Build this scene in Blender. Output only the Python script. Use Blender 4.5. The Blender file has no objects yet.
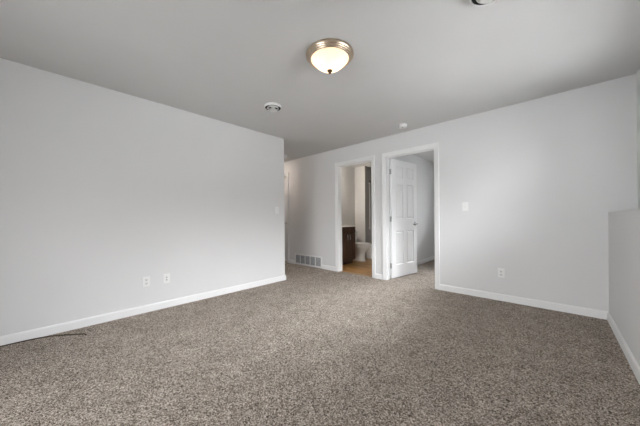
import bpy, bmesh, math, random
from mathutils import Vector, Matrix
S = bpy.context.scene
COL = S.collection
PI = math.pi

# ------------------------------------------------------------------ camera
YAW, ROLL, FPX, HZN, EYE = math.radians(43.146), -0.0075, 251.44, 218.47, 1.0575
fw = Vector((-math.sin(YAW), math.cos(YAW), 0))
rt = Vector((math.cos(YAW), math.sin(YAW), 0))
upv = Vector((0, 0, 1))
r2 = rt * math.cos(ROLL) + upv * math.sin(ROLL)
u2 = -rt * math.sin(ROLL) + upv * math.cos(ROLL)
cd = bpy.data.cameras.new('camera')
cam = bpy.data.objects.new('camera', cd)
COL.objects.link(cam)
cd.sensor_fit = 'HORIZONTAL'
cd.sensor_width = 36.0
cd.lens = FPX * 36.0 / 640.0
cd.shift_y = (HZN - 213.0) / 640.0
cd.clip_start = 0.02
m = Matrix((r2, u2, -fw)).transposed().to_4x4()
m.translation = (0, 0, EYE)
cam.matrix_world = m
S.camera = cam

# ------------------------------------------------------------------ sky, daylight, exposure
S.view_settings.view_transform = 'Standard'
S.view_settings.look = 'None'
S.view_settings.gamma = 1.0
S.view_settings.use_curve_mapping = False
S.view_settings.exposure = 0.0
SKY_STRENGTH = 25.5
LAMP_W, LAMP_GLOW, HALL_GLOW, BATH_GLOW = 0.28, 0.58, 24.0, 46.0

world = bpy.data.worlds.new('overcast_sky')
S.world = world
world.use_nodes = True
wn = world.node_tree.nodes
wl = world.node_tree.links
bg = wn['Background']
# overcast sky: a dark tree line and a brighter cloud deck on the side-window side, open and duller to the rear
tc = wn.new('ShaderNodeTexCoord')
sp = wn.new('ShaderNodeSeparateXYZ')
wl.new(tc.outputs['Generated'], sp.inputs[0])


def sky_ramp(stops):
    r = wn.new('ShaderNodeValToRGB')
    e = r.color_ramp.elements
    e[0].position, e[0].color = stops[0][0], (*stops[0][1], 1)
    e[1].position, e[1].color = stops[-1][0], (*stops[-1][1], 1)
    for p, c in stops[1:-1]:
        e.new(p).color = (*c, 1)
    wl.new(sp.outputs['Z'], r.inputs[0])
    return r


SIDE_HI, SIDE_LO, REAR_HI, REAR_LO = 1.6, 0.12, 0.60, 0.50
rs = sky_ramp([(0.0, (SIDE_LO / SIDE_HI,) * 3), (0.14, (SIDE_LO / SIDE_HI,) * 3), (0.44, (0.97, 0.985, 1.03)), (1.0, (0.96, 0.985, 1.05))])
rr = sky_ramp([(0.0, (REAR_LO / SIDE_HI,) * 3), (0.3, (REAR_LO / SIDE_HI, REAR_LO / SIDE_HI, REAR_LO / SIDE_HI * 1.03)), (1.0, (REAR_HI / SIDE_HI * 0.97, REAR_HI / SIDE_HI, REAR_HI / SIDE_HI * 1.06))])
ad = wn.new('ShaderNodeMath')
wl.new(sp.outputs['X'], ad.inputs[0])
wl.new(sp.outputs['Y'], ad.inputs[1])
mr = wn.new('ShaderNodeMapRange')
mr.interpolation_type = 'SMOOTHSTEP'
mr.inputs[1].default_value, mr.inputs[2].default_value = -0.4, 0.4
wl.new(ad.outputs[0], mr.inputs[0])
mx = wn.new('ShaderNodeMix')
mx.data_type = 'RGBA'
wl.new(mr.outputs[0], mx.inputs[0])
wl.new(rr.outputs[0], mx.inputs[6])
wl.new(rs.outputs[0], mx.inputs[7])
wl.new(mx.outputs[2], bg.inputs[0])
bg.inputs[1].default_value = SKY_STRENGTH * SIDE_HI


def portal(name, loc, rot, sx, sy):
    l = bpy.data.lights.new(name, 'AREA')
    l.shape = 'RECTANGLE'
    l.size, l.size_y = sx, sy
    l.cycles.is_portal = True
    o = bpy.data.objects.new(name, l)
    o.location = loc
    o.rotation_euler = rot
    COL.objects.link(o)


# window openings (daylight)
W1 = dict(y0=1.4, y1=3.4, z0=1.20, z1=2.27)          # main room, right wall above the ledge
W2 = dict(x0=-2.5, x1=-0.25, z0=0.04, z1=2.1)          # main room, rear wall
W3 = dict(x0=-1.8, x1=0.6, z0=1.05, z1=2.25)           # bedroom, far wall
portal('daylight_window_side', (0.715, (W1['y0'] + W1['y1']) / 2, (W1['z0'] + W1['z1']) / 2), (0, PI / 2, 0), W1['z1'] - W1['z0'], W1['y1'] - W1['y0'])
portal('daylight_window_rear', ((W2['x0'] + W2['x1']) / 2, -2.045, (W2['z0'] + W2['z1']) / 2), (PI / 2, 0, 0), W2['x1'] - W2['x0'], W2['z1'] - W2['z0'])
portal('daylight_window_bedroom', ((W3['x0'] + W3['x1']) / 2, 7.145, (W3['z0'] + W3['z1']) / 2), (-PI / 2, 0, 0), W3['x1'] - W3['x0'], W3['z1'] - W3['z0'])


# ------------------------------------------------------------------ materials
def mat(name, color, rough=0.5, metal=0.0, spec=0.5, bump=None, var=None, emit=None):
    """bump=(scale,strength,distance) noise bump; var=(scale,amount) slight colour mottling."""
    mt = bpy.data.materials.new(name)
    mt.use_nodes = True
    n, l = mt.node_tree.nodes, mt.node_tree.links
    b = n['Principled BSDF']
    b.inputs['Base Color'].default_value = (*color, 1)
    b.inputs['Roughness'].default_value = rough
    b.inputs['Metallic'].default_value = metal
    b.inputs['Specular IOR Level'].default_value = spec
    t = None
    if bump or var:
        t = n.new('ShaderNodeTexCoord')
    if var:
        nz = n.new('ShaderNodeTexNoise')
        nz.inputs['Scale'].default_value = var[0]
        nz.inputs['Detail'].default_value = 4
        l.new(t.outputs['Object'], nz.inputs['Vector'])
        r = n.new('ShaderNodeValToRGB')
        a = var[1]
        r.color_ramp.elements[0].position = 0.3
        r.color_ramp.elements[1].position = 0.7
        r.color_ramp.elements[0].color = (*[c * (1 - a) for c in color], 1)
        r.color_ramp.elements[1].color = (*[min(1, c * (1 + a)) for c in color], 1)
        l.new(nz.outputs['Fac'], r.inputs[0])
        l.new(r.outputs[0], b.inputs['Base Color'])
    if bump:
        nz = n.new('ShaderNodeTexNoise')
        nz.inputs['Scale'].default_value = bump[0]
        nz.inputs['Detail'].default_value = 3
        l.new(t.outputs['Object'], nz.inputs['Vector'])
        bp = n.new('ShaderNodeBump')
        bp.inputs['Strength'].default_value = bump[1]
        bp.inputs['Distance'].default_value = bump[2]
        l.new(nz.outputs['Fac'], bp.inputs['Height'])
        l.new(bp.outputs[0], b.inputs['Normal'])
    if emit:
        b.inputs['Emission Color'].default_value = (*emit[0], 1)
        b.inputs['Emission Strength'].default_value = emit[1]
    return mt


PAINT = mat('wall_paint', (0.655, 0.654, 0.655), 0.85, spec=0.25, bump=(260, 0.12, 0.002), var=(1.5, 0.012))
CEIL = mat('ceiling_paint', (0.60, 0.597, 0.592), 0.95, spec=0.15, bump=(160, 0.25, 0.003), var=(2.0, 0.015))
TRIM = mat('trim_paint', (0.76, 0.76, 0.76), 0.45, spec=0.4, bump=(30, 0.03, 0.002))
DOORW = mat('door_paint', (0.80, 0.80, 0.805), 0.42, spec=0.4, bump=(40, 0.03, 0.002))
PLATE = mat('white_plastic', (0.75, 0.75, 0.745), 0.4, bump=(60, 0.02, 0.001))
PLATE2 = mat('ivory_plastic', (0.67, 0.67, 0.655), 0.4, bump=(60, 0.02, 0.001))
SLOT = mat('dark_slot', (0.03, 0.03, 0.03), 0.7, var=(60, 0.2))
SLATE = mat('duct_shade_button_grey', (0.10, 0.11, 0.12), 0.8, var=(20, 0.2))  # painted shade of the duct; on the alarm's test button, plain dark grey
LOUV = mat('shaded_grille_enamel', (0.52, 0.53, 0.54), 0.5, bump=(60, 0.02, 0.001))  # white enamel with the bays' shade darkened into its colour
NICKEL = mat('brushed_nickel', (0.60, 0.49, 0.375), 0.30, metal=1.0, bump=(90, 0.05, 0.001), var=(40, 0.06))
STEEL = mat('satin_steel', (0.42, 0.42, 0.42), 0.38, metal=1.0, var=(60, 0.06))
BRONZE = mat('aged_bronze', (0.22, 0.15, 0.09), 0.4, metal=1.0, var=(80, 0.1))
CHROME = mat('chrome', (0.75, 0.76, 0.78), 0.12, metal=1.0, var=(50, 0.03))
DKMETAL = mat('dark_shower_metal', (0.07, 0.07, 0.07), 0.4, metal=0.6, var=(50, 0.1))
PORC = mat('porcelain', (0.82, 0.82, 0.81), 0.12, spec=0.6, var=(4, 0.01))
COUNTER = mat('cultured_marble', (0.87, 0.865, 0.85), 0.2, var=(9, 0.04))
CABLE = mat('brown_cable_jacket', (0.055, 0.035, 0.02), 0.5, var=(60, 0.15))
SURR = mat('shower_surround', (0.30, 0.295, 0.285), 0.3, var=(2, 0.03))
VINYLW = mat('window_vinyl', (0.82, 0.82, 0.82), 0.4, var=(6, 0.01))
GROUND = mat('yard_gravel', (0.38, 0.375, 0.365), 0.95, bump=(40, 0.5, 0.02), var=(12, 0.25))


def carpet_mat():
    mt = bpy.data.materials.new('speckled_carpet')
    mt.use_nodes = True
    n, l = mt.node_tree.nodes, mt.node_tree.links
    b = n['Principled BSDF']
    b.inputs['Roughness'].default_value = 1.0
    b.inputs['Specular IOR Level'].default_value = 0.05
    t = n.new('ShaderNodeTexCoord')
    # wobble so that tufts do not read as clean cells
    wob = n.new('ShaderNodeTexNoise')
    wob.inputs['Scale'].default_value = 90
    l.new(t.outputs['Object'], wob.inputs['Vector'])
    mixv = n.new('ShaderNodeMix')
    mixv.data_type = 'VECTOR'
    mixv.inputs['Factor'].default_value = 0.012
    l.new(t.outputs['Object'], mixv.inputs[4])
    l.new(wob.outputs['Color'], mixv.inputs[5])
    v = n.new('ShaderNodeTexVoronoi')
    v.inputs['Scale'].default_value = 235
    l.new(mixv.outputs[1], v.inputs['Vector'])
    sx = n.new('ShaderNodeSeparateColor')
    l.new(v.outputs['Color'], sx.inputs[0])
    v2 = n.new('ShaderNodeTexVoronoi')
    v2.inputs['Scale'].default_value = 150
    l.new(mixv.outputs[1], v2.inputs['Vector'])
    s2 = n.new('ShaderNodeSeparateColor')
    l.new(v2.outputs['Color'], s2.inputs[0])
    av = n.new('ShaderNodeMix')
    av.inputs[0].default_value = 0.22
    l.new(sx.outputs[0], av.inputs[2])
    l.new(s2.outputs[1], av.inputs[3])
    r = n.new('ShaderNodeValToRGB')
    e = r.color_ramp.elements
    e[0].position, e[0].color = 0.1, (0.030, 0.023, 0.017, 1)
    e[1].position, e[1].color = 0.95, (0.80, 0.72, 0.645, 1)
    for p, c in ((0.3, (0.135, 0.111, 0.087, 1)), (0.5, (0.32, 0.269, 0.225, 1)), (0.7, (0.50, 0.435, 0.378, 1))):
        x = e.new(p)
        x.color = c
    l.new(av.outputs[0], r.inputs[0])
    # broad pile variation (brushed and trodden areas)
    big = n.new('ShaderNodeTexNoise')
    big.inputs['Scale'].default_value = 5.0
    big.inputs['Detail'].default_value = 5
    big.inputs['Roughness'].default_value = 0.65
    l.new(t.outputs['Object'], big.inputs['Vector'])
    mr = n.new('ShaderNodeMapRange')
    mr.inputs[1].default_value, mr.inputs[2].default_value = 0.3, 0.7
    mr.inputs[3].default_value, mr.inputs[4].default_value = 0.84, 1.15
    l.new(big.outputs['Fac'], mr.inputs[0])
    mul = n.new('ShaderNodeMix')
    mul.data_type = 'RGBA'
    mul.blend_type = 'MULTIPLY'
    mul.inputs[0].default_value = 1.0
    l.new(r.outputs[0], mul.inputs[6])
    l.new(mr.outputs[0], mul.inputs[7])
    l.new(mul.outputs[2], b.inputs['Base Color'])
    bp = n.new('ShaderNodeBump')
    bp.inputs['Strength'].default_value = 0.6
    bp.inputs['Distance'].default_value = 0.006
    l.new(v.outputs['Distance'], bp.inputs['Height'])
    bp.invert = True
    l.new(bp.outputs[0], b.inputs['Normal'])
    return mt


CARPET = carpet_mat()


def wood_mat(name, dark, light, scale, rough, plank=None, axis='Z'):
    mt = bpy.data.materials.new(name)
    mt.use_nodes = True
    n, l = mt.node_tree.nodes, mt.node_tree.links
    b = n['Principled BSDF']
    b.inputs['Roughness'].default_value = rough
    t = n.new('ShaderNodeTexCoord')
    mp = n.new('ShaderNodeMapping')
    sc = {'X': (0.08, 1, 1), 'Y': (1, 0.08, 1), 'Z': (1, 1, 0.08)}[axis]
    mp.inputs['Scale'].default_value = sc
    l.new(t.outputs['Object'], mp.inputs['Vector'])
    nz = n.new('ShaderNodeTexNoise')
    nz.inputs['Scale'].default_value = scale
    nz.inputs['Detail'].default_value = 6
    nz.inputs['Distortion'].default_value = 0.6
    l.new(mp.outputs[0], nz.inputs['Vector'])
    r = n.new('ShaderNodeValToRGB')
    r.color_ramp.elements[0].position, r.color_ramp.elements[0].color = 0.3, (*dark, 1)
    r.color_ramp.elements[1].position, r.color_ramp.elements[1].color = 0.7, (*light, 1)
    l.new(nz.outputs['Fac'], r.inputs[0])
    out = r.outputs[0]
    if plank:
        bk = n.new('ShaderNodeTexBrick')
        bk.inputs['Color1'].default_value = (0.75, 0.75, 0.75, 1)
        bk.inputs['Color2'].default_value = (1.15, 1.15, 1.15, 1)
        bk.inputs['Mortar'].default_value = (0.35, 0.35, 0.35, 1)
        bk.inputs['Scale'].default_value = 1.0
        bk.inputs['Mortar Size'].default_value = 0.003
        bk.inputs['Brick Width'].default_value = 0.9
        bk.inputs['Row Height'].default_value = 0.12
        l.new(t.outputs['Object'], bk.inputs['Vector'])
        mx = n.new('ShaderNodeMix')
        mx.data_type = 'RGBA'
        mx.blend_type = 'MULTIPLY'
        mx.inputs[0].default_value = 1.0
        l.new(out, mx.inputs[6])
        l.new(bk.outputs['Color'], mx.inputs[7])
        out = mx.outputs[2]
    l.new(out, b.inputs['Base Color'])
    return mt


VANW = wood_mat('espresso_wood', (0.040, 0.018, 0.010), (0.105, 0.054, 0.029), 40, 0.5, axis='Z')
VINYL = wood_mat('wood_look_vinyl', (0.36, 0.175, 0.055), (0.66, 0.39, 0.14), 18, 0.35, plank=True, axis='X')


def pane_mat():
    mt = bpy.data.materials.new('window_glass')
    mt.use_nodes = True
    n, l = mt.node_tree.nodes, mt.node_tree.links
    n.remove(n['Principled BSDF'])
    tr = n.new('ShaderNodeBsdfTransparent')
    tr.inputs[0].default_value = (0.97, 0.975, 0.97, 1)
    gl = n.new('ShaderNodeBsdfGlossy')
    gl.inputs['Roughness'].default_value = 0.02
    fr = n.new('ShaderNodeFresnel')
    fr.inputs[0].default_value = 1.45
    mx = n.new('ShaderNodeMixShader')
    l.new(fr.outputs[0], mx.inputs[0])
    l.new(tr.outputs[0], mx.inputs[1])
    l.new(gl.outputs[0], mx.inputs[2])
    l.new(mx.outputs[0], n['Material Output'].inputs[0])
    return mt


PANE = pane_mat()


def frosted(name, tint, emit_col, emit):
    """alabaster glass: passes light diffusely, faint cloudy marbling, glowing while the lamp is on"""
    mt = bpy.data.materials.new(name)
    mt.use_nodes = True
    n, l = mt.node_tree.nodes, mt.node_tree.links
    n.remove(n['Principled BSDF'])
    t = n.new('ShaderNodeTexCoord')
    nz = n.new('ShaderNodeTexNoise')
    nz.inputs['Scale'].default_value = 9
    nz.inputs['Detail'].default_value = 3
    l.new(t.outputs['Object'], nz.inputs['Vector'])
    r = n.new('ShaderNodeValToRGB')
    r.color_ramp.elements[0].position, r.color_ramp.elements[0].color = 0.35, (*[c * 0.82 for c in tint], 1)
    r.color_ramp.elements[1].position, r.color_ramp.elements[1].color = 0.65, (*tint, 1)
    l.new(nz.outputs['Fac'], r.inputs[0])
    ts = n.new('ShaderNodeBsdfTranslucent')
    l.new(r.outputs[0], ts.inputs[0])
    gl = n.new('ShaderNodeBsdfGlossy')
    gl.inputs['Roughness'].default_value = 0.15
    mx = n.new('ShaderNodeMixShader')
    mx.inputs[0].default_value = 0.05
    l.new(ts.outputs[0], mx.inputs[1])
    l.new(gl.outputs[0], mx.inputs[2])
    em = n.new('ShaderNodeEmission')
    em.inputs[0].default_value = (*emit_col, 1)
    em.inputs[1].default_value = emit
    ad = n.new('ShaderNodeAddShader')
    l.new(mx.outputs[0], ad.inputs[0])
    l.new(em.outputs[0], ad.inputs[1])
    l.new(ad.outputs[0], n['Material Output'].inputs[0])
    return mt


ALAB = frosted('alabaster_glass', (0.95, 0.86, 0.72), (1.0, 0.88, 0.71), LAMP_GLOW)
HALLG = frosted('hall_lamp_glass', (0.95, 0.88, 0.78), (1.0, 0.90, 0.83), HALL_GLOW)
BATHG = frosted('vanity_lamp_glass', (0.95, 0.88, 0.78), (1.0, 0.93, 0.84), BATH_GLOW)


# ------------------------------------------------------------------ mesh helpers
def box(bm, x0, x1, y0, y1, z0, z1, bev=0.0, seg=2):
    vs = [bm.verts.new((x, y, z)) for x in (x0, x1) for y in (y0, y1) for z in (z0, z1)]
    idx = [(0, 1, 3, 2), (4, 6, 7, 5), (0, 4, 5, 1), (2, 3, 7, 6), (0, 2, 6, 4), (1, 5, 7, 3)]
    fs = [bm.faces.new([vs[i] for i in f]) for f in idx]
    if bev:
        es = {e for f in fs for e in f.edges}
        bmesh.ops.bevel(bm, geom=list(es), offset=bev, segments=seg, affect='EDGES', profile=0.5)
    return vs


def lathe(bm, prof, cx=0, cy=0, seg=48, close=False, ripple=None):
    """revolve (r,z) profile about the vertical axis"""
    rings = []
    for (r, z) in prof:
        if r < 1e-6:
            rings.append([bm.verts.new((cx, cy, z))])
        else:
            rings.append([bm.verts.new((cx + r * math.cos(2 * PI * k / seg), cy + r * math.sin(2 * PI * k / seg), z)) for k in range(seg)])
    prs = list(zip(rings, rings[1:]))
    if close:
        prs.append((rings[-1], rings[0]))
    for a, b in prs:
        for k in range(seg):
            k2 = (k + 1) % seg
            if len(a) == 1 and len(b) == 1:
                continue
            if len(a) == 1:
                bm.faces.new((a[0], b[k2], b[k]))
            elif len(b) == 1:
                bm.faces.new((a[k], a[k2], b[0]))
            else:
                bm.faces.new((a[k], a[k2], b[k2], b[k]))


def tube(bm, pts, r, seg=10):
    pts = [Vector(p) for p in pts]
    rad = r if isinstance(r, (list, tuple)) else [r] * len(pts)
    rings = []
    prev = None
    for i, p in enumerate(pts):
        d = (pts[min(i + 1, len(pts) - 1)] - pts[max(i - 1, 0)]).normalized()
        a = prev if prev is not None else (Vector((0, 0, 1)) if abs(d.z) < 0.9 else Vector((1, 0, 0)))
        a = (a - d * a.dot(d)).normalized()
        prev = a
        b = d.cross(a)
        rings.append([bm.verts.new(p + (a * math.cos(2 * PI * k / seg) + b * math.sin(2 * PI * k / seg)) * rad[i]) for k in range(seg)])
    for a, b in zip(rings, rings[1:]):
        for k in range(seg):
            bm.faces.new((a[k], a[(k + 1) % seg], b[(k + 1) % seg], b[k]))
    bm.faces.new(rings[0][::-1])
    bm.faces.new(rings[-1])


def loft(bm, rings, cap0=True, cap1=True):
    rv = [[bm.verts.new(p) for p in r] for r in rings]
    n = len(rv[0])
    for a, b in zip(rv, rv[1:]):
        for k in range(n):
            bm.faces.new((a[k], a[(k + 1) % n], b[(k + 1) % n], b[k]))
    if cap0:
        bm.faces.new(rv[0][::-1])
    if cap1:
        bm.faces.new(rv[-1])


def put(name, bm, material, parent=None, smooth=False, loc=None):
    bmesh.ops.recalc_face_normals(bm, faces=bm.faces)
    me = bpy.data.meshes.new(name)
    bm.to_mesh(me)
    bm.free()
    me.materials.append(material)
    if smooth:
        for p in me.polygons:
            p.use_smooth = True
        try:
            me.set_sharp_from_angle(angle=math.radians(smooth if smooth is not True else 40))
        except Exception:
            pass
    o = bpy.data.objects.new(name, me)
    COL.objects.link(o)
    if parent:
        o.parent = parent
    if loc:
        o.location = loc
    return o


def B(*boxes, bev=0.0):
    bm = bmesh.new()
    for b in boxes:
        box(bm, *b, bev=bev)
    return bm


def struct(name, bm, material, parent=None, smooth=False):
    o = put(name, bm, material, parent, smooth)
    if not parent:
        o['kind'] = 'structure'
    return o


def thing(name, label, cat, loc=(0, 0, 0), rotz=0.0, group=None):
    o = bpy.data.objects.new(name, None)
    o.empty_display_size = 0.1
    COL.objects.link(o)
    o.location = loc
    o.rotation_euler = (0, 0, rotz)
    o['label'] = label
    o['category'] = cat
    if group:
        o['group'] = group
    return o


def copy_thing(src, name, label, loc, rotz=0.0):
    c = src.copy()
    c.name = name
    COL.objects.link(c)
    c.location = loc
    c.rotation_euler = (0, 0, rotz)
    c['label'] = label
    for ch in src.children:
        k = ch.copy()
        COL.objects.link(k)
        k.parent = c
        for g in ch.children:
            q = g.copy()
            COL.objects.link(q)
            q.parent = k
    return c


# ------------------------------------------------------------------ the setting
H = 2.44
XL, YB = -3.4235, 3.889          # left wall face, back wall face
YE = 2.757                       # end of the left wall (hall beyond)
YB2 = YB + 0.116
XP, XR = 0.392, 0.58             # ledge face, upper right wall face
ZP = 1.098                       # ledge height
YR = -1.9                        # rear wall face
D1 = (-3.145, -2.388)            # bathroom door opening
D2 = (-2.098, -1.315)            # bedroom door opening
D3 = (-5.52, -4.738)              # hall door opening
DH = 2.09
J = 0.018

struct('floor', B((-6.1, 0.70, -2.02, 3.95, -0.1, 0), (-2.31, 1.6, 3.95, 7.12, -0.1, 0), (-6.1, -4.1, 3.95, 4.75, -0.1, 0)), CARPET)
struct('floor_bathroom', B((-4.1, -2.31, 3.95, 6.52, -0.1, -0.004)), VINYL)
struct('ceiling', B((-6.1, 0.70, -2.02, 4.0, H, H + 0.1), (-4.1, 1.6, 4.0, 7.12, H, H + 0.1), (-6.1, -4.1, 4.0, 4.75, H, H + 0.1)), CEIL)

seg = []
xs = [-6.1, D3[0] - J, D3[1] + J, D1[0] - J, D1[1] + J, D2[0] - J, D2[1] + J, 1.6]
for a, b in ((0, 1), (2, 3), (4, 5), (6, 7)):
    seg.append((xs[a], xs[b], YB, YB2, 0, H))
for a, b in ((1, 2), (3, 4), (5, 6)):
    seg.append((xs[a], xs[b], YB, YB2, DH + J, H))
struct('wall_back', B(*seg), PAINT)
bm = bmesh.new()
box(bm, XL - 0.116, XL, YR, YE, 0, H, bev=0.004)
struct('wall_left', bm, PAINT)
struct('wall_hall', B((-6.1, XL - 0.116, YE - 0.116, YE, 0, H)), PAINT)
struct('wall_hall_end', B((-6.1, -6.0, YE, YB, 0, H), (-6.1, -6.0, YB2, 4.75, 0, H), (-6.0, -4.1, 4.65, 4.75, 0, H)), PAINT)
bm = bmesh.new()
box(bm, XP, XR, YR, YB, 0, ZP, bev=0.006)
struct('wall_ledge', bm, PAINT)
w = W1
struct('wall_right', B((XR, 0.70, YR, w['y0'], 0, H), (XR, 0.70, w['y1'], YB, 0, H), (XR, 0.70, w['y0'], w['y1'], 0, w['z0']),
                       (XR, 0.70, w['y0'], w['y1'], w['z1'], H)), PAINT)
w = W2
struct('wall_rear', B((XL - 0.116, w['x0'], YR - 0.12, YR, 0, H), (w['x1'], 0.70, YR - 0.12, YR, 0, H), (w['x0'], w['x1'], YR - 0.12, YR, 0, w['z0']),
                      (w['x0'], w['x1'], YR - 0.12, YR, w['z1'], H)), PAINT)
# bathroom and bedroom behind the back wall
struct('wall_bathroom_left', B((-4.1, -4.0, YB2, 6.52, 0, H)), PAINT)
XS = -3.675
struct('wall_bathroom_far', B((-4.0, XS, 5.66, 6.42, 0, H)), PAINT)
struct('wall_shower', B((-4.0, -2.36, 6.42, 6.52, 0, H)), SURR)
struct('wall_shower_end', B((XS, XS + 0.008, 5.664, 6.42, 0, H)), SURR)
struct('wall_partition', B((-2.36, -2.26, YB2, 7.0, 0, H)), PAINT)
w = W3
struct('wall_bedroom_far', B((-2.36, w['x0'], 7.0, 7.12, 0, H), (w['x1'], 1.6, 7.0, 7.12, 0, H), (w['x0'], w['x1'], 7.0, 7.12, 0, w['z0']),
                             (w['x0'], w['x1'], 7.0, 7.12, w['z1'], H)), PAINT)
struct('wall_bedroom_right', B((1.5, 1.6, YB2, 7.0, 0, H)), PAINT)
g = struct('ground', B((0.72, 30, -25, 30, 0.7, 0.85), (-25, 0.72, -25, -2.1, -0.25, -0.1), (-25, 0.72, 7.2, 30, 0.7, 0.85)), GROUND)


# windows
def window(name, axis, a0, a1, z0, z1, c0, c1):
    root = bpy.data.objects.new(name, None)
    COL.objects.link(root)
    root['kind'] = 'structure'
    mid = (a0 + a1) / 2

    def P(u0, u1, v0, v1, zz0, zz1):
        return (v0, v1, u0, u1, zz0, zz1) if axis == 'y' else (u0, u1, v0, v1, zz0, zz1)
    ca, cb = c0 + (c1 - c0) * 0.35, c0 + (c1 - c0) * 0.85
    lo, hi = min(ca, cb), max(ca, cb)
    f = 0.05
    bm = bmesh.new()
    for bx in (P(a0, a0 + f, lo, hi, z0, z1), P(a1 - f, a1, lo, hi, z0, z1), P(a0 + f, a1 - f, lo, hi, z0, z0 + f), P(a0 + f, a1 - f, lo, hi, z1 - f, z1),
               P(mid - 0.025, mid + 0.025, lo, hi, z0 + f, z1 - f)):
        box(bm, *bx, bev=0.003)
    put('window_frame', bm, VINYLW, root)
    pm = (lo + hi) / 2
    for u0, u1 in ((a0 + f, mid - 0.025), (mid + 0.025, a1 - f)):
        put('pane', B(P(u0, u1, pm - 0.002, pm + 0.002, z0 + f, z1 - f)), PANE, root)


window('window_1', 'y', W1['y0'], W1['y1'], W1['z0'], W1['z1'], XR, 0.70)
window('window_2', 'x', W2['x0'], W2['x1'], W2['z0'], W2['z1'], YR, YR - 0.12)
window('window_3', 'x', W3['x0'], W3['x1'], W3['z0'], W3['z1'], 7.0, 7.12)


# baseboards: board with an eased top edge
def board(bm, p0, p1, nrm, h=0.084, t=0.014):
    """profile swept from p0 to p1; nrm = the way it faces"""
    p0, p1, nrm = Vector((*p0, 0)), Vector((*p1, 0)), Vector((*nrm, 0))
    prof = [(0, 0), (t, 0), (t, h - 0.016), (t - 0.003, h - 0.007), (t - 0.007, h - 0.002), (0.004, h), (0, h)]
    loft(bm, [[p + nrm * a + Vector((0, 0, z)) for a, z in prof] for p in (p0, p1)])


CW = 0.072                       # casing width
bm = bmesh.new()
for a, b in ((-6.0, D3[0] - CW), (D3[1] + CW, -4.462), (-3.592, D1[0] - CW), (D1[1] + CW, D2[0] - CW), (D2[1] + CW, XP)):
    if b - a > 0.01:
        board(bm, (a, YB), (b, YB), (0, -1))
struct('baseboard_back', bm, TRIM)
bm = bmesh.new()
board(bm, (XL, YR), (XL, YE + 0.014), (1, 0))
board(bm, (XL + 0.014, YE), (-6.0, YE), (0, 1))
struct('baseboard_left', bm, TRIM)
bm = bmesh.new()
board(bm, (XP, YR), (XP, YB - 0.014), (-1, 0))
struct('baseboard_right', bm, TRIM)
bm = bmesh.new()
board(bm, (XL + 0.014, YR), (W2['x0'], YR), (0, 1))
board(bm, (W2['x1'], YR), (XP - 0.014, YR), (0, 1))
struct('baseboard_rear', bm, TRIM)
bm = bmesh.new()
board(bm, (-2.26, YB2 + 0.09), (-2.26, 7.0), (1, 0))
board(bm, (-2.246, 7.0), (1.5, 7.0), (0, -1))
struct('baseboard_bedroom', bm, TRIM)
bm = bmesh.new()
board(bm, (-4.0, 4.94), (-4.0, 5.66), (1, 0))
board(bm, (-3.986, 5.66), (XS, 5.66), (0, -1))
struct('baseboard_bathroom', bm, TRIM)


def casing(name, x0, x1, front=True, stop_y=None):
    """jamb boards, door stop and moulded casing around one opening"""
    bm = bmesh.new()
    box(bm, x0 - J, x0, YB, YB2, 0, DH)
    box(bm, x1, x1 + J, YB, YB2, 0, DH)
    box(bm, x0 - J, x1 + J, YB, YB2, DH, DH + J)
    sy0, sy1 = stop_y
    st = 0.011
    box(bm, x0, x0 + st, sy0, sy1, 0, DH - st, bev=0.002)
    box(bm, x1 - st, x1, sy0, sy1, 0, DH - st, bev=0.002)
    box(bm, x0, x1, sy0, sy1, DH - st, DH, bev=0.002)
    prof = [(0.005, 0), (0.005, 0.007), (0.012, 0.009), (0.03, 0.0095), (0.042, 0.013), (0.060, 0.016), (CW - 0.002, 0.016), (CW, 0.014), (CW, 0)]
    for ysgn, yy in ((-1, YB), (1, YB2)):
        # swept round the opening with mitred corners
        rings = []
        for (cx, cz, dx, dz) in ((x0, 0, -1, 0), (x0, DH, -1, 1), (x1, DH, 1, 1), (x1, 0, 1, 0)):
            rings.append([Vector((cx + dx * a, yy + ysgn * t, cz + dz * a)) for a, t in prof])
        loft(bm, rings)
    return struct(name, bm, TRIM)


casing('trim_1', *D1, stop_y=(YB + 0.045, YB + 0.078))
casing('trim_2', *D2, stop_y=(YB + 0.045, YB + 0.078))
casing('trim_3', *D3, stop_y=(YB + 0.045, YB + 0.078))


# ------------------------------------------------------------------ six panel doors
def door_leaf_bm(wd, ht=2.066, th=0.035):
    """local: x from hinge edge to free edge, y from 0 (one face) to -th (other face)"""
    bm = bmesh.new()
    sw, mw = 0.112, 0.105
    pw = (wd - 2 * sw - mw) / 2
    cols = [(sw, sw + pw), (sw + pw + mw, wd - sw)]
    rows = [(0.22, 0.81), (1.03, 1.645), (1.745, 1.955)]
    box(bm, 0, sw, -th, 0, 0, ht)
    box(bm, wd - sw, wd, -th, 0, 0, ht)
    box(bm, sw + pw, sw + pw + mw, -th, 0, 0, ht)
    zz = [0] + [z for r in rows for z in r] + [ht]
    for c0, c1 in cols:
        for k in range(0, len(zz), 2):
            box(bm, c0, c1, -th, 0, zz[k], zz[k + 1])
        for z0, z1 in rows:
            # sticking slope down to a groove, then the raised field, on both faces
            for y, s in ((0, -1), (-th, 1)):
                steps = [(0, 0), (0.010, 0.010), (0.016, 0.010), (0.040, 0.003), (0.044, 0.003)]
                rg = [[Vector((a, y + s * dp, b)) for a, b in ((c0 + i, z0 + i), (c1 - i, z0 + i), (c1 - i, z1 - i), (c0 + i, z1 - i))] for i, dp in steps]
                loft(bm, rg, cap0=False, cap1=True)
    return bm


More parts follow.
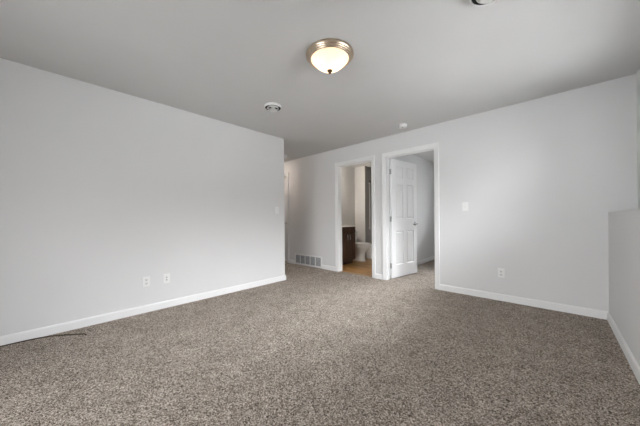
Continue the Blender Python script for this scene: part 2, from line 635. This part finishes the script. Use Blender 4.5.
def lever_bm(sgn, th=0.035):
    """rose, neck and lever on one face; built about the rose centre, lever towards -x"""
    bm = bmesh.new()
    y0 = 0.0 if sgn > 0 else -th
    n = 28
    prof = [(0.0, 0.0), (0.030, 0.0), (0.032, 0.004), (0.028, 0.010), (0.014, 0.013), (0.011, 0.018), (0.011, 0.040)]
    rings = []
    for r, d in prof[1:]:
        rings.append([Vector((r * math.cos(2 * PI * k / n), y0 + sgn * d, r * math.sin(2 * PI * k / n))) for k in range(n)])
    loft(bm, rings)
    y = y0 + sgn * 0.047
    tube(bm, [(0.012, y, 0.0), (0.0, y, 0.001), (-0.03, y + sgn * 0.002, 0.003), (-0.07, y + sgn * 0.001, 0.0), (-0.105, y - sgn * 0.004, -0.007), (-0.112, y - sgn * 0.006, -0.009)],
         [0.008, 0.0105, 0.0095, 0.0085, 0.0075, 0.004], 12)
    return bm


def door(name, pivot, ang, wd, handles=(1, -1), hinge=True):
    root = bpy.data.objects.new(name, None)
    COL.objects.link(root)
    root['kind'] = 'structure'
    root.location = (*pivot, 0.014)
    root.rotation_euler = (0, 0, ang)
    leaf = put('door_panel', door_leaf_bm(wd), DOORW, root)
    for s in handles:
        h = put('door_handle', lever_bm(s), STEEL, root, smooth=True)
        h.location = (wd - 0.062, 0, 0.932)
        h.scale = (1.2, 1.0, 1.2)
    if hinge:
        for z in (0.17, 0.98, 1.80):
            bm = bmesh.new()
            tube(bm, [(-0.004, 0.005, z), (-0.004, 0.005, z + 0.089)], 0.0065, 12)
            tube(bm, [(-0.004, 0.005, z - 0.005), (-0.004, 0.005, z + 0.094)], [0.004, 0.004], 10)
            box(bm, -0.003, -0.0005, -0.031, 0.003, z, z + 0.089)
            put('hinge', bm, STEEL, root, smooth=True)
    return root


# open bedroom door: find the swing angle that its free edge shows
wd2 = D2[1] - D2[0] - 0.006
pv = Vector((D2[0] + 0.006, YB2 + 0.004))
DOOR_ANG = math.radians(81.0)
door('door_1', pv, DOOR_ANG, wd2)
# closed hall door
door('door_2', (D3[0] + 0.003, YB2 - 0.002), 0.0, D3[1] - D3[0] - 0.006, handles=(-1,), hinge=False)


# ------------------------------------------------------------------ ceiling lamp
LX, LY = -1.383, 1.611
lamp = thing('flush_mount_ceiling_light', 'round brushed nickel ceiling light with glowing alabaster glass bowl', 'ceiling light', (LX, LY, H))
bm = bmesh.new()
lathe(bm, [(0.0, 0.0), (0.190, 0.0), (0.199, -0.006), (0.200, -0.016), (0.194, -0.020), (0.191, -0.027), (0.184, -0.030), (0.181, -0.037), (0.172, -0.040),
           (0.170, -0.045), (0.160, -0.047), (0.157, -0.040), (0.150, -0.02), (0.0, -0.02)], seg=72)
put('base_pan', bm, NICKEL, lamp, smooth=35)
bm = bmesh.new()
ro, dz0, dp = 0.160, -0.040, 0.098
outer = [(ro * k / 20, dz0 - dp * (1 - (k / 20) ** 1.95)) for k in range(21)]
lathe(bm, outer, seg=72)
put('glass_bowl', bm, ALAB, lamp, smooth=True)
bm = bmesh.new()
zf = dz0 - dp
lathe(bm, [(0.0, zf + 0.008), (0.021, zf + 0.004), (0.023, zf - 0.001), (0.018, zf - 0.006), (0.009, zf - 0.009), (0.011, zf - 0.013), (0.012, zf - 0.018), (0.007, zf - 0.024), (0.0, zf - 0.027)], seg=28)
put('finial', bm, BRONZE, lamp, smooth=True)
for s in (-1, 1):
    b = bmesh.new()
    d = Vector((0.736, 0.677, 0)) * (0.062 * s)
    pl = bpy.data.lights.new('bulb_light', 'POINT')
    pl.energy = LAMP_W
    pl.color = (1.0, 0.80, 0.58)
    pl.shadow_soft_size = 0.028
    po = bpy.data.objects.new('bulb_light', pl)
    po.parent = lamp
    po.location = (d.x, d.y, -0.082)
    COL.objects.link(po)

# hall lamp, a plain glass dome round the corner of the left wall
hl = thing('hall_ceiling_light', 'glass dome ceiling light in the hall around the corner of the left wall', 'ceiling light', (-4.95, 3.32, H))
bm = bmesh.new()
lathe(bm, [(0.0, 0.0), (0.135, 0.0), (0.140, -0.006), (0.138, -0.024), (0.128, -0.03), (0.0, -0.03)], seg=40)
put('base_pan', bm, NICKEL, hl, smooth=35)
bm = bmesh.new()
lathe(bm, [(0.125 * math.sin(t), -0.030 - 0.075 * math.cos(t)) for t in [PI / 2 * k / 12 for k in range(12, 0, -1)]] + [(0.0, -0.105)], seg=40)
put('glass_bowl', bm, HALLG, hl, smooth=True)

# ------------------------------------------------------------------ ceiling fittings
def diffuser(loc, label):
    t = thing('ceiling_diffuser', label, 'air vent', loc, 0, 'round ceiling air diffusers')
    bm = bmesh.new()
    lathe(bm, [(0.101, 0.0), (0.105, -0.004), (0.104, -0.022), (0.101, -0.028), (0.096, -0.029), (0.0945, -0.026), (0.0945, 0.0)], seg=56, close=True)
    put('outer_ring', bm, PLATE, t, smooth=35)
    bm = bmesh.new()
    lathe(bm, [(0.0, -0.0015), (0.0935, -0.0015), (0.0935, -0.024), (0.0925, -0.024), (0.0925, -0.003), (0.0, -0.003)], seg=48)
    put('throat_shade_sleeve', bm, SLOT, t, smooth=35)  # near-black sleeve: shade inside the white ring, put into the colour
    bm = bmesh.new()
    lathe(bm, [(0.064, -0.020), (0.070, -0.034), (0.068, -0.038), (0.063, -0.038), (0.061, -0.034), (0.061, -0.020)], seg=48, close=True)
    put('inner_ring', bm, PLATE2, t, smooth=35)
    bm = bmesh.new()
    lathe(bm, [(0.0, -0.004), (0.020, -0.004), (0.022, -0.030), (0.046, -0.048), (0.048, -0.056), (0.043, -0.060), (0.014, -0.061), (0.012, -0.064), (0.0, -0.065)], seg=40)
    put('center_plug', bm, PLATE2, t, smooth=35)
    for k in range(4):
        bm = bmesh.new()
        a = k * PI / 2 + 0.4
        tube(bm, [(0.018 * math.cos(a), 0.018 * math.sin(a), -0.024), (0.094 * math.cos(a), 0.094 * math.sin(a), -0.014)], 0.003, 6)
        put('strut', bm, PLATE2, t)
    return t


dv = diffuser((-2.52, 1.861, H), 'round white ceiling air diffuser between the ceiling lamp and the left wall')
copy_thing(dv, 'ceiling_diffuser', 'round white ceiling air diffuser cut off by the top edge of the photo', (-0.284, 1.811, H), 0.3)

sa = thing('smoke_alarm', 'small white smoke alarm on the ceiling above the doors', 'smoke alarm', (-1.655, 3.575, H))
bm = bmesh.new()
lathe(bm, [(0.0, 0.0), (0.066, 0.0), (0.067, -0.004), (0.066, -0.010), (0.0, -0.010)], seg=48)
put('mounting_plate', bm, PLATE2, sa, smooth=35)
bm = bmesh.new()
lathe(bm, [(0.0, -0.010), (0.062, -0.010), (0.063, -0.020), (0.060, -0.036), (0.050, -0.042), (0.020, -0.044), (0.0, -0.044)], seg=48)
put('cover', bm, PLATE, sa, smooth=35)
bm = bmesh.new()
lathe(bm, [(0.0, -0.0435), (0.010, -0.0435), (0.010, -0.046), (0.008, -0.047), (0.0, -0.047)], seg=20)
put('test_button', bm, SLATE, sa, smooth=35)
sa['group'] = 'smoke alarms'
copy_thing(sa, 'smoke_alarm', 'white smoke alarm on hall ceiling, half hidden by the end of the left wall', (-4.27, 3.435, H), 0.5).scale = (1.1, 1.1, 1.5)


# ------------------------------------------------------------------ wall plates (local: x across, y = out of the wall is -y, z up)
def plate_bm(wd=0.072, ht=0.117, th=0.006):
    bm = bmesh.new()
    box(bm, -wd / 2, wd / 2, -th, 0, -ht / 2, ht / 2, bev=0.003)
    return bm


def screw(parent, z, y=-0.006):
    bm = bmesh.new()
    n = 12
    loft(bm, [[Vector((0.0032 * math.cos(2 * PI * k / n), yy, z + 0.0032 * math.sin(2 * PI * k / n))) for k in range(n)] for yy in (y + 0.001, y - 0.001)])
    put('screw', bm, PLATE2, parent)


def outlet(label, loc, rotz):
    t = thing('electrical_outlet', label, 'electrical outlet', loc, rotz, 'duplex wall outlets')
    put('faceplate', plate_bm(), PLATE, t)
    for zc in (0.020, -0.020):
        bm = bmesh.new()
        pts = []
        for k in range(32):
            a = 2 * PI * k / 32
            pts.append((0.0172 * math.cos(a), max(-0.0125, min(0.0125, 0.0172 * math.sin(a)))))
        loft(bm, [[Vector((x, y, zc + z)) for x, z in pts] for y in (-0.005, -0.0085)])
        r = put('receptacle', bm, PLATE2, t)
        bm = bmesh.new()
        for x, hh in ((-0.0064, 0.0048), (0.0064, 0.0040)):
            box(bm, x - 0.0014, x + 0.0014, -0.0090, -0.0084, zc + 0.002 - hh, zc + 0.002 + hh)
        n = 12
        loft(bm, [[Vector((0.0026 * math.cos(2 * PI * k / n), yy, zc - 0.0085 + 0.0026 * math.sin(2 * PI * k / n))) for k in range(n)] for yy in (-0.0084, -0.0090)])
        put('slots', bm, SLOT, r)
    screw(t, 0.0)
    return t


def switch(label, loc, rotz):
    t = thing('light_switch', label, 'light switch', loc, rotz, 'toggle light switches')
    put('faceplate', plate_bm(), PLATE, t)
    bm = bmesh.new()
    box(bm, -0.006, 0.006, -0.0072, -0.005, -0.0125, 0.0125)
    put('toggle_slot', bm, PLATE2, t)
    bm = bmesh.new()
    pr = [(-0.006, -0.003), (-0.0075, 0.004), (-0.019, 0.012), (-0.020, 0.007), (-0.006, -0.009)]
    loft(bm, [[Vector((x, y, z)) for y, z in pr] for x in (-0.0045, 0.0045)])
    put('toggle', bm, PLATE, t)
    screw(t, 0.030)
    screw(t, -0.030)
    return t


# local -y must face into the room: back wall 0; left wall (+x) rotate +90
outlet('white duplex outlet on the right side of the back wall above the baseboard', (-0.507, YB, 0.350), 0.0)
o2 = outlet('white duplex outlet low on the left wall, nearer the cable of its two plates', (XL, 0.737, 0.350), PI / 2)
jk = thing('jack_plate', 'white jack plate with two small sockets low on left wall, beside the duplex outlet', 'wall plate', (XL, 0.942, 0.350), PI / 2)
put('faceplate', plate_bm(), PLATE, jk)
for zc in (0.014, -0.016):
    bm = bmesh.new()
    n = 16
    rg = [[Vector((r * math.cos(2 * PI * k / n), yy, zc + r * math.sin(2 * PI * k / n))) for k in range(n)] for r, yy in ((0.0085, -0.005), (0.0085, -0.008), (0.0055, -0.0085), (0.0055, -0.015))]
    loft(bm, rg)
    put('jack', bm, STEEL, jk, smooth=35)
screw(jk, 0.042)
screw(jk, -0.042)
switch('white toggle light switch on the back wall right of the bedroom door', (-0.905, YB, 1.205), 0.0)
switch('white toggle light switch near the far end of the left wall', (XL, 2.595, 1.205), PI / 2)

# return air grille
VX0, VX1, VZ0, VZ1 = -4.458, -3.596, 0.006, 0.252
gr = thing('return_air_grille', 'wide white return air grille set at floor level in the hall wall', 'air vent', ((VX0 + VX1) / 2, YB, VZ0))
gw, gh = (VX1 - VX0) / 2, VZ1 - VZ0
bm = bmesh.new()
fo, fi = 0.032, 0.014
box(bm, -gw, gw, -0.010, 0, 0, fo, bev=0.003)
box(bm, -gw, gw, -0.010, 0, gh - fo, gh, bev=0.003)
box(bm, -gw, -gw + fo, -0.010, 0, fo - 0.004, gh - fo + 0.004, bev=0.002)
box(bm, gw - fo, gw, -0.010, 0, fo - 0.004, gh - fo + 0.004, bev=0.002)
put('frame', bm, PLATE, gr)
put('duct_shade_sheet', B((-gw + 0.02, gw - 0.02, -0.0025, -0.0005, 0.02, gh - 0.02)), SLATE, gr)  # dark sheet on the wall face, standing in for shade inside the duct
bw = (2 * gw - 2 * fo) / 5
for k in range(1, 5):
    x = -gw + fo + bw * k
    put('divider', B((x - 0.008, x + 0.008, -0.0095, -0.001, fo - 0.004, gh - fo + 0.004), bev=0.001), PLATE, gr)
for k in range(5):
    x0, x1 = -gw + fo + bw * k + 0.006, -gw + fo + bw * (k + 1) - 0.006
    bm = bmesh.new()
    nz = 8
    for q in range(nz):
        z = fo + 0.004 + (gh - 2 * fo - 0.006) * q / nz
        pr = [(-0.0088, z + 0.006), (-0.0030, z + 0.0135), (-0.0026, z + 0.0125), (-0.0085, z + 0.0048)]
        loft(bm, [[Vector((x, y, zz)) for y, zz in pr] for x in (x0, x1)])
    put('louver_bank', bm, LOUV, gr)


# ------------------------------------------------------------------ cable on the carpet
def spline(pts, n=10):
    out = []
    P = [Vector(pts[0])] + [Vector(p) for p in pts] + [Vector(pts[-1])]
    for i in range(1, len(P) - 2):
        for k in range(n):
            t = k / n
            a, b, c, d = P[i - 1], P[i], P[i + 1], P[i + 2]
            out.append(0.5 * ((2 * b) + (c - a) * t + (2 * a - 5 * b + 4 * c - d) * t * t + (3 * b - a - 3 * c + d) * t ** 3))
    out.append(P[-2])
    return out


bm = bmesh.new()
cz = 0.005
tube(bm, spline([(-3.404, -1.4, cz), (-3.400, -0.8, cz), (-3.402, -0.35, cz), (-3.398, -0.17, cz), (-3.375, -0.045, cz), (-3.315, 0.045, cz + 0.002), (-3.235, 0.135, cz + 0.004), (-3.185, 0.195, cz + 0.004),
                 (-3.160, 0.212, cz + 0.001), (-3.148, 0.208, cz)]), 0.0048, 10)
cb = put('cable', bm, CABLE, smooth=True)
cb['label'] = 'thin dark brown cable lying on the carpet along the left baseboard'
cb['category'] = 'cable'

# ------------------------------------------------------------------ bathroom
VY0, VY1, VXF = 4.32, 4.905, -3.450
van = thing('vanity_cabinet', 'dark brown wooden bathroom vanity cabinet with two handled doors', 'vanity cabinet', (-3.72, (VY0 + VY1) / 2, 0))
ox, oy = -3.72, (VY0 + VY1) / 2
bm = bmesh.new()
xa, xb, ya, yb = -3.995 - ox, VXF - 0.02 - ox, VY0 - oy, VY1 - oy
box(bm, xa, xb, ya, ya + 0.018, 0.09, 0.862)
box(bm, xa, xb, yb - 0.018, yb, 0.09, 0.862)
box(bm, xa, xb, ya + 0.018, yb - 0.018, 0.09, 0.108)
box(bm, xa, xa + 0.01, ya + 0.018, yb - 0.018, 0.108, 0.862)
box(bm, xb - 0.018, xb, ya + 0.018, yb - 0.018, 0.69, 0.73)
box(bm, xb - 0.018, xb, ya + 0.018, yb - 0.018, 0.83, 0.862)
box(bm, -3.99 - ox, VXF - 0.085 - ox, VY0 + 0.02 - oy, VY1 - 0.005 - oy, -0.004, 0.09)
put('body', bm, VANW, van)
ym = 4.612
for y0, y1, hs in ((VY0 + 0.008, ym - 0.0015, ym - 0.045), (ym + 0.0015, VY1 - 0.008, ym + 0.045)):
    bm = bmesh.new()
    x0, x1 = VXF - 0.0195 - ox, VXF - ox
    z0, z1 = 0.115, 0.70
    fr = 0.055
    box(bm, x0, x1, y0 - oy, y0 + fr - oy, z0, z1, bev=0.002)
    box(bm, x0, x1, y1 - fr - oy, y1 - oy, z0, z1, bev=0.002)
    box(bm, x0, x1, y0 + fr - oy, y1 - fr - oy, z0, z0 + fr, bev=0.002)
    box(bm, x0, x1, y0 + fr - oy, y1 - fr - oy, z1 - fr, z1, bev=0.002)
    box(bm, x0, x1 - 0.010, y0 + fr - 0.004 - oy, y1 - fr + 0.004 - oy, z0 + fr - 0.004, z1 - fr + 0.004)
    dr = put('door', bm, VANW, van)
    bm = bmesh.new()
    tube(bm, spline([(x1 - 0.001, hs - oy, 0.545), (x1 + 0.018, hs - oy, 0.552), (x1 + 0.027, hs - oy, 0.585), (x1 + 0.029, hs - oy, 0.615), (x1 + 0.027, hs - oy, 0.645), (x1 + 0.018, hs - oy, 0.678), (x1 - 0.001, hs - oy, 0.685)], 5), 0.006, 10)
    put('handle', bm, CHROME, dr, smooth=True)
bm = bmesh.new()
box(bm, VXF - 0.0195 - ox, VXF - ox, VY0 + 0.008 - oy, VY1 - 0.008 - oy, 0.710, 0.852, bev=0.002)
put('false_drawer_front', bm, VANW, van)

ct = thing('vanity_countertop', 'white countertop with backsplash on the dark bathroom vanity', 'countertop', (-3.72, oy, 0.862))
bm = bmesh.new()
cx0, cx1, cy0, cy1 = -3.998 - ox, VXF + 0.018 - ox, VY0 - 0.012 - oy, VY1 + 0.012 - oy
# slab with an oval opening, basin lofted down from its rim
n = 48
oval = [(0.17 * math.cos(2 * PI * k / n) + 0.02, 0.20 * math.sin(2 * PI * k / n)) for k in range(n)]


def rect_pt(k):
    a = 2 * PI * k / n
    c, s = math.cos(a), math.sin(a)
    hx, hy = (cx1 - cx0) / 2, (cy1 - cy0) / 2
    f = min(hx / abs(c) if abs(c) > 1e-6 else 9, hy / abs(s) if abs(s) > 1e-6 else 9)
    return ((cx0 + cx1) / 2 + c * f, (cy0 + cy1) / 2 + s * f)


rect = [rect_pt(k) for k in range(n)]
loft(bm, [[Vector((x, y, 0.0)) for x, y in rect], [Vector((x, y, 0.032)) for x, y in rect], [Vector((x, y, 0.034)) for x, y in oval],
          [Vector((x, y, 0.0)) for x, y in oval]], cap0=False, cap1=False)
put('slab', bm, COUNTER, ct)
bm = bmesh.new()
loft(bm, [[Vector(((x - 0.02) * f + 0.02, y * f, z)) for x, y in oval] for f, z in ((1.0, 0.030), (0.94, 0.0), (0.8, -0.06), (0.5, -0.10), (0.1, -0.11))], cap0=False)
put('basin', bm, PORC, ct, smooth=True)
bm = bmesh.new()
box(bm, -3.998 - ox, -3.978 - ox, cy0, cy1, 0.034, 0.125, bev=0.003)
put('backsplash', bm, COUNTER, ct)

# vanity light over the sink
vl = thing('vanity_light', 'glass globe light bar on the bathroom wall over the vanity', 'wall light', (-4.0, oy, 2.02))
put('back_bar', B((0.0, 0.025, -0.25, 0.25, -0.05, 0.05), bev=0.006), NICKEL, vl)
for y in (-0.17, 0.0, 0.17):
    bm = bmesh.new()
    tube(bm, [(0.02, y, 0), (0.085, y, 0), (0.10, y, -0.015), (0.10, y, -0.035)], 0.010, 10)
    arm = put('lamp_arm', bm, NICKEL, vl, smooth=True)
    bm = bmesh.new()
    lathe(bm, [(0.0, -0.033), (0.022, -0.034), (0.045, -0.055), (0.055, -0.085), (0.050, -0.115), (0.030, -0.135), (0.0, -0.140)], cx=0.10, cy=y, seg=28)
    put('lamp_shade', bm, BATHG, arm, smooth=True)

# toilet: tank against the left bathroom wall, bowl pointing +x
to = thing('toilet', 'white porcelain toilet beyond the vanity in the bathroom', 'toilet', (-4.0, 5.275, -0.004))


def egg(cx, a_back, a_front, b, z, n=40):
    out = []
    for k in range(n):
        t = 2 * PI * k / n
        c, s = math.cos(t), math.sin(t)
        out.append(Vector((cx + (a_front if c > 0 else a_back) * c, b * s * (1 - 0.10 * max(0, c)), z)))
    return out


bm = bmesh.new()
loft(bm, [egg(0.41, 0.17, 0.17, 0.115, 0.0), egg(0.41, 0.17, 0.17, 0.115, 0.015), egg(0.41, 0.16, 0.155, 0.102, 0.03), egg(0.41, 0.16, 0.145, 0.094, 0.14), egg(0.42, 0.18, 0.155, 0.100, 0.22),
          egg(0.45, 0.22, 0.205, 0.140, 0.29), egg(0.47, 0.24, 0.235, 0.168, 0.345), egg(0.47, 0.24, 0.240, 0.173, 0.378), egg(0.47, 0.23, 0.225, 0.155, 0.386)])
put('bowl', bm, PORC, to, smooth=50)
bm = bmesh.new()
box(bm, 0.06, 0.26, -0.11, 0.11, 0.20, 0.385, bev=0.03)
put('trapway', bm, PORC, to, smooth=50)
bm = bmesh.new()
rg = [egg(0.475, 0.225, 0.25, 0.186, z) for z in (0.392, 0.412)]
rg2 = [egg(0.475, 0.155, 0.175, 0.115, z) for z in (0.412, 0.392)]
loft(bm, rg + rg2 + [rg[0]], cap0=False, cap1=False)
put('seat', bm, PLATE, to, smooth=40)
bm = bmesh.new()
loft(bm, [egg(0.47, 0.225, 0.25, 0.183, 0.418), egg(0.47, 0.230, 0.258, 0.190, 0.424), egg(0.47, 0.228, 0.254, 0.187, 0.438), egg(0.47, 0.20, 0.22, 0.155, 0.446)])
put('lid', bm, PLATE, to, smooth=40)
bm = bmesh.new()
box(bm, 0.012, 0.195, -0.215, 0.215, 0.385, 0.70, bev=0.018)
put('tank', bm, PORC, to, smooth=50)
bm = bmesh.new()
box(bm, 0.008, 0.205, -0.225, 0.225, 0.701, 0.735, bev=0.010)
put('tank_lid', bm, PORC, to, smooth=50)
bm = bmesh.new()
tube(bm, [(0.195, -0.155, 0.64), (0.212, -0.155, 0.64), (0.216, -0.145, 0.64), (0.216, -0.09, 0.632)], [0.008, 0.007, 0.006, 0.005], 10)
put('flush_lever', bm, CHROME, to, smooth=True)

# bathtub in the alcove beyond the far wall, shower fittings on its end wall
tb = thing('bathtub', 'white bathtub in the alcove beyond the toilet', 'bathtub', (-3.012, 6.05, 0))
bm = bmesh.new()


def rrect(x0, x1, y0, y1, r, z, n=6):
    out = []
    for cx, cy, a0 in ((x1 - r, y1 - r, 0), (x0 + r, y1 - r, PI / 2), (x0 + r, y0 + r, PI), (x1 - r, y0 + r, 1.5 * PI)):
        for k in range(n + 1):
            a = a0 + PI / 2 * k / n
            out.append(Vector((cx + r * math.cos(a), cy + r * math.sin(a), z)))
    return out


loft(bm, [rrect(-0.65, 0.655, -0.37, 0.365, 0.01, -0.004), rrect(-0.65, 0.655, -0.37, 0.365, 0.01, 0.37), rrect(-0.645, 0.65, -0.365, 0.36, 0.02, 0.38), rrect(-0.56, 0.57, -0.29, 0.29, 0.10, 0.378),
          rrect(-0.53, 0.52, -0.26, 0.26, 0.12, 0.20), rrect(-0.47, 0.42, -0.22, 0.22, 0.14, 0.09)], cap0=True, cap1=True)
put('shell', bm, PORC, tb, smooth=40)
sh = thing('shower_rail', 'slim pale shower rail with a dark shower head on the alcove wall', 'shower', (XS + 0.011, 5.83, 0))
bm = bmesh.new()
tube(bm, [(0.03, 0, 0.75), (0.03, 0, 2.02)], 0.012, 12)
for z in (0.80, 1.98):
    tube(bm, [(-0.002, 0, z), (0.03, 0, z)], 0.009, 10)
put('rail', bm, PLATE, sh, smooth=True)
bm = bmesh.new()
tube(bm, [(0.03, 0, 2.02), (0.045, -0.004, 2.05), (0.075, -0.01, 2.055), (0.10, -0.015, 2.035)], [0.013, 0.014, 0.016, 0.02], 12)
tube(bm, [(0.095, -0.014, 2.045), (0.112, -0.017, 2.015), (0.116, -0.018, 2.005)], [0.02, 0.05, 0.048], 18)
put('shower_head', bm, DKMETAL, sh, smooth=True)
